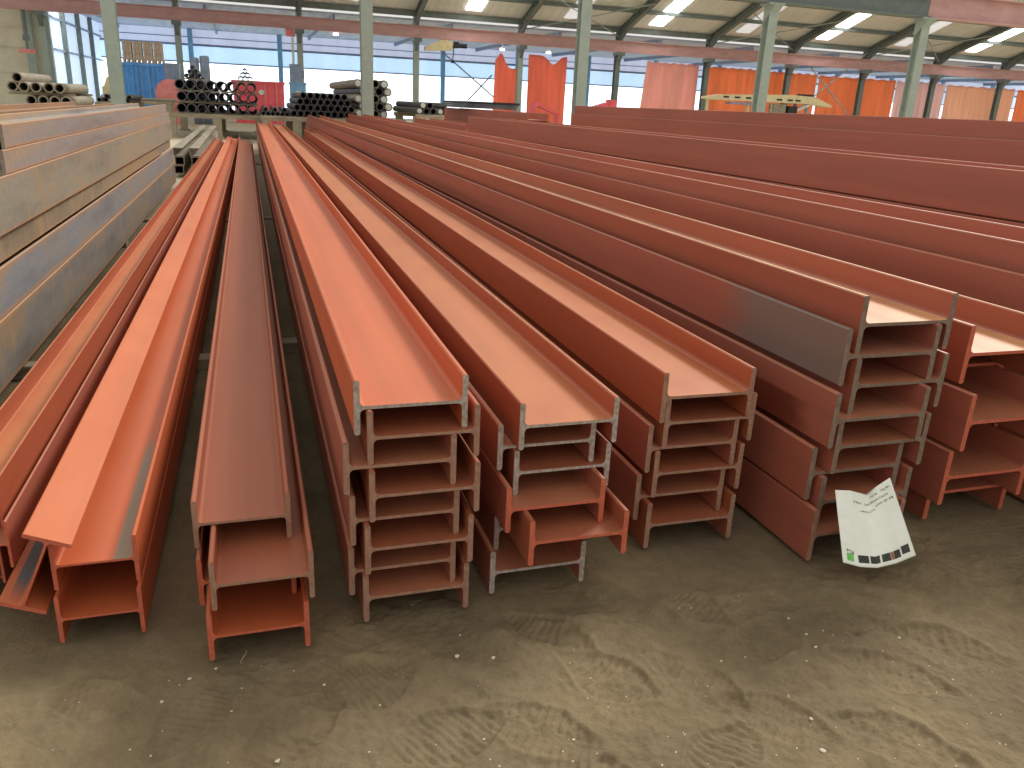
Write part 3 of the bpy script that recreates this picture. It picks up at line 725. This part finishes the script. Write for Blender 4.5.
for (a, b) in ((at(440, 50, 71), at(497, 100, 71)), (at(492, 75, 71), at(468, 100, 71))):
    mb = MB(); mb.tube(a, b, .06, 6); trim(mb.build('trim', M['bluegrey']), 'thin diagonal rod on the rear wall')
# left: cream wall and the short side wall
mb = MB(); mb.box(-40, XL-.1, 53, 53.1, -.1, 7)
for z_ in (1.9, 3.2, 4.2): mb.box(-40, XL-.1, 52.92, 53, z_, z_+.07)
for x in (-14.5, -18.5, -22.5): mb.box(x, x+.05, 52.95, 53, -.1, 7)
struct(mb.build('wall_left', M['cream']), 'cream panelled wall at far left')
mb = MB(); mb.box(XL-.1, XL, 53, BY, -.1, 5.9); struct(mb.build('window_23', M['panel_side']), 'pale blue side wall sheeting')
for y_ in (53.1, 57.6, 62.5, 67.2):
    mb = MB(); mb.box(XL, XL+.25, y_, y_+.3, -.05, 5.9); trim(mb.build('trim', M['dkgreen'] if y_ != 53.1 else M['green']), 'upright of the left side wall')
for z_ in (3.2, 4.9):
    mb = MB(); mb.box(XL, XL+.12, 53.4, BY, z_, z_+.12); trim(mb.build('trim', M['bluegrey']), 'rail of the left side wall')
for x, wd in ((-11.2, .36),):
    mb = MB(); mb.box(x, x+wd, 52.5, 52.85, -.05, 6.2); trim(mb.build('trim', M['green']), 'upright at the corner of the cream wall')

# ------------------------------------------------------------------ tarpaulin curtains
def curtain(name, x0, x1, y, ztop, zbot, mat, label, wav=.12, freq=3.2, topf=None, lean=0):
    nx_, nz_ = 60, 16; mb = MB(); vs = []
    for j in range(nz_+1):
        for i_ in range(nx_+1):
            u, v = i_/nx_, j/nz_
            zt = ztop+(topf(u) if topf else .04*math.sin(u*40))
            x = x0+(x1-x0)*u+lean*(1-v)*(1-u); z = zt*(1-v)+zbot*v
            vs.append((x, y+wav*math.sin((x)*freq+.6*math.sin(x*1.7))*(.4+.6*v), z))
    mb.add(vs, [(j*(nx_+1)+i_, j*(nx_+1)+i_+1, (j+1)*(nx_+1)+i_+1, (j+1)*(nx_+1)+i_) for j in range(nz_) for i_ in range(nx_)])
    o = mb.build(name, M[mat], None, True); md = o.modifiers.new('s', 'SOLIDIFY'); md.thickness = .01
    tag(o, label, 'tarpaulin', 'hanging tarpaulins'); return o
yc = 51.9
s_ = yc/50
sag1 = lambda u: (0.62*(1-min(1, u/.9))**.7 if u > .12 else .62*(u/.12)) - .25
curtain('hanging_tarpaulin', 14.35*s_, 16.2*s_, yc, 4.0, .3, 'cur_red', 'red orange tarpaulin with sagging top, leftmost of the hanging ones', topf=lambda u: .5*math.exp(-((u-.2)/.16)**2)-.35*math.sin(min(1, max(0, (u-.3)/.7))*math.pi)-.05, lean=.1)
curtain('hanging_tarpaulin', 16.55*s_, 19.1*s_, yc, 4.5, .3, 'cur_red', 'red orange tarpaulin with a notched top, second from left', topf=lambda u: -.5*math.exp(-((u-.64)/.16)**2))
curtain('hanging_tarpaulin', 24.2*s_, 28.3*s_, yc, 4.55, .3, 'cur_pink', 'pinkish red tarpaulin between two far columns', lean=.4, freq=4.5, wav=.08)
curtain('hanging_tarpaulin', 28.7*s_, 32.9*s_, yc, 4.5, .3, 'cur_orange', 'bright orange tarpaulin left of the yellow frame column', freq=6, wav=.06)
curtain('hanging_tarpaulin', 33.2*s_, 37.5*s_, yc, 4.45, .3, 'cur_orange', 'bright orange tarpaulin right of the yellow frame column', wav=.05)
curtain('hanging_tarpaulin', 37.7*s_, 44.2*s_, yc, 4.4, .3, 'cur_orange', 'wide flat orange tarpaulin left of the thick right column', wav=.05)
curtain('hanging_tarpaulin', 44.3*s_, 48.6*s_, yc, 4.4, .3, 'cur_pale', 'pale pink tarpaulin behind the thick right column', wav=.05)
curtain('hanging_tarpaulin', 48.8*s_, 55.3*s_, yc, 4.35, .3, 'cur_peach', 'peach coloured tarpaulin right of the thick right column', wav=.05)
curtain('hanging_tarpaulin', 55.6*s_, 62*s_, yc, 4.3, .3, 'cur_orange', 'orange peach tarpaulin at the right frame edge', wav=.05)

# ------------------------------------------------------------------ things in the background
# blue container with crates on top
def corrugated(x0, x1, y, z0, z1, n_, dep, mb, mi=0):
    pts = []
    for k in range(n_):
        a = x0+(x1-x0)*k/n_; w = (x1-x0)/n_
        pts += [(a, 0), (a+w*.35, 0), (a+w*.5, dep), (a+w*.85, dep)]
    pts.append((x1, 0)); pts += [(x1, .3), (x0, .3)]
    mb.prism([(p[0], y+p[1]) for p in pts], 'z', z0, z1, mi)
root = empty('shipping_container', (-4.75, 46, 0))
mb = MB(); corrugated(-1.06, 1.04, 0, .12, 2.42, 9, .05, mb); mb.box(-1.04, 1.02, .3, 6, .12, 2.42); mb.build('body', M['blue'], root)
for x in (-1.08, .98):
    mb = MB(); mb.box(x, x+.09, -.05, .12, -.05, 2.55); mb.build('corner_post', M['blue'], root)
mb = MB(); mb.box(-1.0, .98, -.05, .12, 2.42, 2.55); mb.box(-1.0, .98, -.05, .12, -.05, .14); mb.build('end_rail', M['blue'], root)
for x in (-.35, -.15, .2, .4):
    mb = MB(); mb.tube((x, -.04, .2), (x, -.04, 2.4), .025, 8); mb.build('lock_bar', M['ltblue'], root)
tag(root, 'blue corrugated container with pale crates on its top', 'container')
M['crate'] = mottled('sun_bleached_wood', srgb(222, 206, 186), srgb(186, 160, 136), 6, .8)
for k in range(4):
    root = empty('pallet_crate', (-5.68+.47*k, 46.2, 2.55)); w = .45
    mb = MB(); mb.box(0, w, 0, .6, .0, .04); mb.box(0, .08, 0, .6, .04, .14); mb.box(w-.08, w, 0, .6, .04, .14); mb.box(.18, .27, 0, .6, .04, .14); mb.box(0, w, 0, .6, .14, .2); mb.build('pallet', M['crate'], root)
    mb = MB()
    for q in range(3): mb.box(.02+q*.15, .02+q*.15+.10, .02, .05, .2, 1.0); mb.box(.02+q*.15, .02+q*.15+.10, .52, .55, .2, 1.0)
    for z_ in (.3, .6, .92): mb.box(0, w, 0, .02, z_, z_+.06)
    mb.box(.03, w-.03, .06, .5, .2, .94); mb.build('slatted_box', M['crate'], root)
    tag(root, f'pale slatted crate on the blue container, {["first", "second", "third", "fourth"][k]} from the left', 'crate', 'crates on the blue container')
# grey cabinets and tanks behind the pipes
def cyl_thing(name, x, y, z1, r, mat, label, cat, rib=True):
    mb = MB(); n_ = 24
    prof = [(r, -.05), (r, z1-.08), (r*.96, z1-.02), (r*.6, z1), (0.001, z1+.01)]
    if rib:
        prof = [(r, -.05)]
        for k in range(1, 5):
            z = z1*k/5; prof += [(r, z-.03), (r*1.05, z), (r, z+.03)]
        prof += [(r, z1-.08), (r*.96, z1-.02), (r*.6, z1), (.001, z1+.01)]
    vs = [(rr*math.cos(2*math.pi*k/n_), rr*math.sin(2*math.pi*k/n_), z) for rr, z in prof for k in range(n_)]
    fs = [(a*n_+k, a*n_+(k+1) % n_, (a+1)*n_+(k+1) % n_, (a+1)*n_+k) for a in range(len(prof)-1) for k in range(n_)]+[tuple(range(n_))]
    mb.add(vs, fs); o = mb.build(name, M[mat], None, True); o.location = (x, y, 0); return tag(o, label, cat)
cyl_thing('upright_tank', -2.08, 40, 2.74, .19, 'bluegrey', 'narrow grey upright tank behind the three row pipe stack, left one', 'tank')
cyl_thing('upright_tank', -1.66, 40, 2.83, .2, 'bluegrey', 'narrow grey upright tank behind the three row pipe stack, right one', 'tank')
root = empty('cabinet', (-3.55, 42.5, 0))
mb = MB(); mb.box(0, .66, 0, .6, -.05, 2.45); mb.box(-.03, .69, -.03, .63, 2.45, 2.52); mb.build('body', M['bluegrey'], root)
mb = MB(); mb.box(.04, .62, -.02, 0, .1, 2.3); mb.build('door', M['bluegrey'], root)
tag(root, 'tall blue grey cabinet right of the blue container', 'cabinet')
# faded red round drum
mb = MB(); mb.tube((0, 0, 0), (0, 1.4, 0), .58, 28); mb.tube((0, -.05, 0), (0, 0, 0), .48, 28); mb.box(-.5, .5, .1, .3, -1.25, -.4); mb.box(-.5, .5, 1.0, 1.2, -1.25, -.4)
o = mb.build('round_drum', M['pink']); o.location = (-3.0, 38, 1.2); tag(o, 'faded pink red round drum left of the large dark pipes', 'drum')
# red container
root = empty('skip_container', (.6, 44, 0))
mb = MB(); mb.prism([(-1.15, -.05), (1.15, -.05), (1.22, 1.9), (-1.22, 1.9)], 'y', 0, 2.6); mb.build('body', M['red'], root)
mb = MB(); mb.box(-1.27, 1.27, -.05, 2.65, 1.86, 1.97); mb.build('rim', M['red'], root)
for x in (-.8, -.25, .3, .85):
    mb = MB(); mb.box(x-.04, x+.04, -.06, 0, 0, 1.86); mb.build('rib', M['pink'] if x > .2 else M['red'], root)
mb = MB(); mb.tube((.12, -.09, 1.45), (.12, -.02, 1.45), .13, 16); mb.build('round_mark', M['white'], root)['label'] = 'white round mark'
tag(root, 'red open topped skip right of the large dark pipes', 'skip')
# blue machine
root = empty('workshop_machine', (2.5, 44, 0))
mb = MB(); mb.box(-.38, .38, 0, .7, -.05, 1.95); mb.box(-.42, .42, -.04, .74, 1.9, 2.0); mb.build('base_cabinet', M['ltblue'], root)
mb = MB(); mb.box(-.36, .2, .05, .6, 2.0, 2.85); mb.box(.2, .34, .1, .5, 2.2, 2.6); mb.build('head', M['bluegrey'], root)
mb = MB(); mb.box(-.12, .12, -.05, 0, 1.2, 1.6); mb.build('control_panel', M['white'], root)
tag(root, 'light blue machine cabinet with darker head beside a far column', 'machine')
# hoist block hanging from the far girder
root = empty('chain_hoist', (2.56, 50.75, 4.6))
mb = MB(); mb.tube((-.25, 0, .12), (.25, 0, .12), .2, 14); mb.box(-.1, .1, -.1, .1, .1, .32); mb.build('motor_block', M['pink'], root)
mb = MB(); mb.tube((.12, 0, 0), (.12, 0, -1.9), .07, 8); mb.build('chain', M['white'], root)
mb = MB(); mb.box(.04, .2, -.06, .06, -2.1, -1.9); mb.build('hook_block', M['red'], root)
tag(root, 'pinkish chain hoist with long white chain under the far girder', 'hoist')
root = empty('chain_hoist', (-10.75, 50.75, 4.6))
mb = MB(); mb.tube((0, 0, .325), (0, 0, -.9), .1, 8); mb.build('chain', M['dkgreen'], root)
mb = MB(); mb.box(-.14, .14, -.1, .1, -1.15, -.85); mb.tube((0, 0, -1.15), (0, 0, -1.55), .05, 8); mb.build('hook_block', M['dkgreen'], root)
mb = MB(); mb.box(-.42, .36, -.03, .03, -1.75, -1.55); mb.build('spreader_bar', M['pink'], root)
tag(root, 'dark chain hoist with pink spreader bar before the cream wall', 'hoist')
# crane trolley under the far girder
root = empty('crane_trolley', (11.5, 50.75, 4.3))
mb = MB(); mb.prism([(-1.2, -.05), (.4, .05), (.45, .5), (-.3, .58), (-.7, .4), (-1.2, .2)], 'y', -.3, .3); mb.box(-.2, .2, -.1, .1, .5, .628); mb.build('body', M['yellow'], root)
mb = MB(); mb.box(.5, .82, -.22, .2, .2, .55); mb.tube((.82, 0, .35), (1.35, 0, .35), .14, 12); mb.build('motor', M['dark'], root)
mb = MB(); mb.tube((.55, 0, .2), (.5, 0, -.5), .03, 6); mb.box(.42, .58, -.08, .08, -.65, -.5); mb.build('hook', M['dark'], root)
tag(root, 'cream crane trolley with dark motor under the far girder', 'crane trolley')
# lamps
for k, (x, z, lb) in enumerate([(5.1, 4.86, 'left of the slim centre column'), (15.1, 4.66, 'above the leftmost tarpaulin'), (18.1, 4.66, 'above the second tarpaulin')]):
    root = empty('bay_lamp', (x, 50.75, z))
    mb = MB(); mb.tube((0, 0, 0), (0, 0, .262 if k else .06), .03, 6); mb.tube((0, 0, 0), (0, 0, .06), .13, 12); mb.build('housing', M['white'], root)
    mb = MB(); mb.tube((0, 0, -.1), (0, 0, 0), .15, 14); mb.build('diffuser', M['lamp'], root)
    tag(root, f'small glowing round lamp under the girder, {lb}', 'lamp')
# pale yellow lifting frame
root = empty('lifting_frame', (21.6, 32, 0))
mb = MB()
mb.prism([(-3.1, 2.02), (-2.7, 2.0), (2.2, 2.02), (3.2, 1.92), (3.25, 2.0), (2.3, 2.32), (1.0, 2.36), (-2.4, 2.22), (-3.1, 2.1)], 'y', -.25, .25); mb.build('main_beam', M['yellow'], root)
for x in (-2.3, -1.75, -1.2, -.65, .35, .9, 1.3):
    mb = MB(); mb.box(x, x+.26, -.27, -.24, 2.1, 2.17); mb.build('slot', M['dark'], root)
mb = MB(); mb.box(1.6, 2.3, -.1, .1, 2.34, 2.42); mb.build('top_bracket', M['dark'], root)
mb = MB(); mb.box(-1.9, -.6, -.2, .2, 1.86, 1.94); mb.build('lower_rail', M['bluegrey'], root)
for x in (-2.9, -.9, .35, 1.5, 2.1):
    mb = MB(); mb.tube((x, 0, -.05), (x, 0, 2.05), .07, 8); mb.build('leg', M['yellow' if x < 1 else 'bluegrey'], root)
mb = MB(); mb.tube((1.0, -.1, 1.5), (2.4, -.1, 2.1), .06, 8); mb.build('brace', M['white'], root)
mb = MB(); mb.box(.3, .9, -.2, .2, 1.3, 1.95); mb.build('gearbox', M['pipe_pale'], root)
mb = MB(); mb.box(1.05, 1.5, -.2, .2, 1.3, 1.9); mb.build('cable_drum', M['dark'], root)
tag(root, 'pale yellow lifting frame with dark slots before the orange tarpaulins', 'lifting frame')
# red folded sheets behind the hindmost stack
for k, (x0, x1, z0, z1, lb) in enumerate([(10.15, 11.35, 1.3, 1.52, 'red pitched metal frame before the second tarpaulin'), (12.5, 13.6, 1.45, 1.76, 'red sloping metal plate stand left of the pinkish tarpaulin')]):
    root = empty('metal_stand', (x0, 30, 0)); w = x1-x0
    mb = MB()
    if k == 0: mb.prism([(0, 1.1), (.12, 1.1), (.24, z1-.1), (w*.9, 1.1), (w, 1.1), (.26, z1+.02), (.16, z1+.02)], 'y', 0, .5)
    else: mb.prism([(0, z0-.05), (w*.7, z0+.2), (w*.7, z0+.1), (w*.78, z0+.1), (w*.78, z1), (w, z1), (w, 1.2), (0, 1.2)], 'y', 0, .5)
    mb.build('top_frame', M['red'], root)
    for x in (.06, w-.12):
        mb = MB(); mb.box(x, x+.06, .1, .4, -.05, 1.2); mb.build('leg', M['red'], root)
    tag(root, lb, 'metal stand')
# dark flat sheets on the far red stack
for k in range(3):
    mb = MB(); mb.prism([(0, 0), (1.3, 0), (1.33, .03), (1.3, .05), (.03, .05)], 'y', 0, 2.5); o = mb.build('steel_plate', M['pipe' if k < 2 else 'dark']); o.location = (4.75+.1*k, 19+.2*k, 1.262+.052*k)
    tag(o, f'dark flat steel plate on the far stack of red beams, {["lowest", "middle", "topmost"][k]} of three', 'steel plate', 'plates on the far stack')

# ------------------------------------------------------------------ light
w = bpy.data.worlds.new('world'); bpy.context.scene.world = w; w.use_nodes = True
nt = w.node_tree; bg = nt.nodes['Background']
bg.inputs[0].default_value = (1.0, .975, .925, 1); bg.inputs[1].default_value = .80
sun = bpy.data.lights.new('daylight', 'SUN'); sun.energy = 3.0; sun.angle = math.radians(15); sun.color = (1, .97, .92)
so = bpy.data.objects.new('daylight', sun); C.objects.link(so)
dirv = V((-.9, -.72, -1.0))
so.rotation_euler = dirv.to_track_quat('-Z', 'Y').to_euler()
sc = bpy.context.scene
sc.view_settings.view_transform = 'Standard'; sc.view_settings.look = 'None'; sc.view_settings.gamma = 1; sc.view_settings.exposure = 0.0
sc.view_settings.use_curve_mapping = False
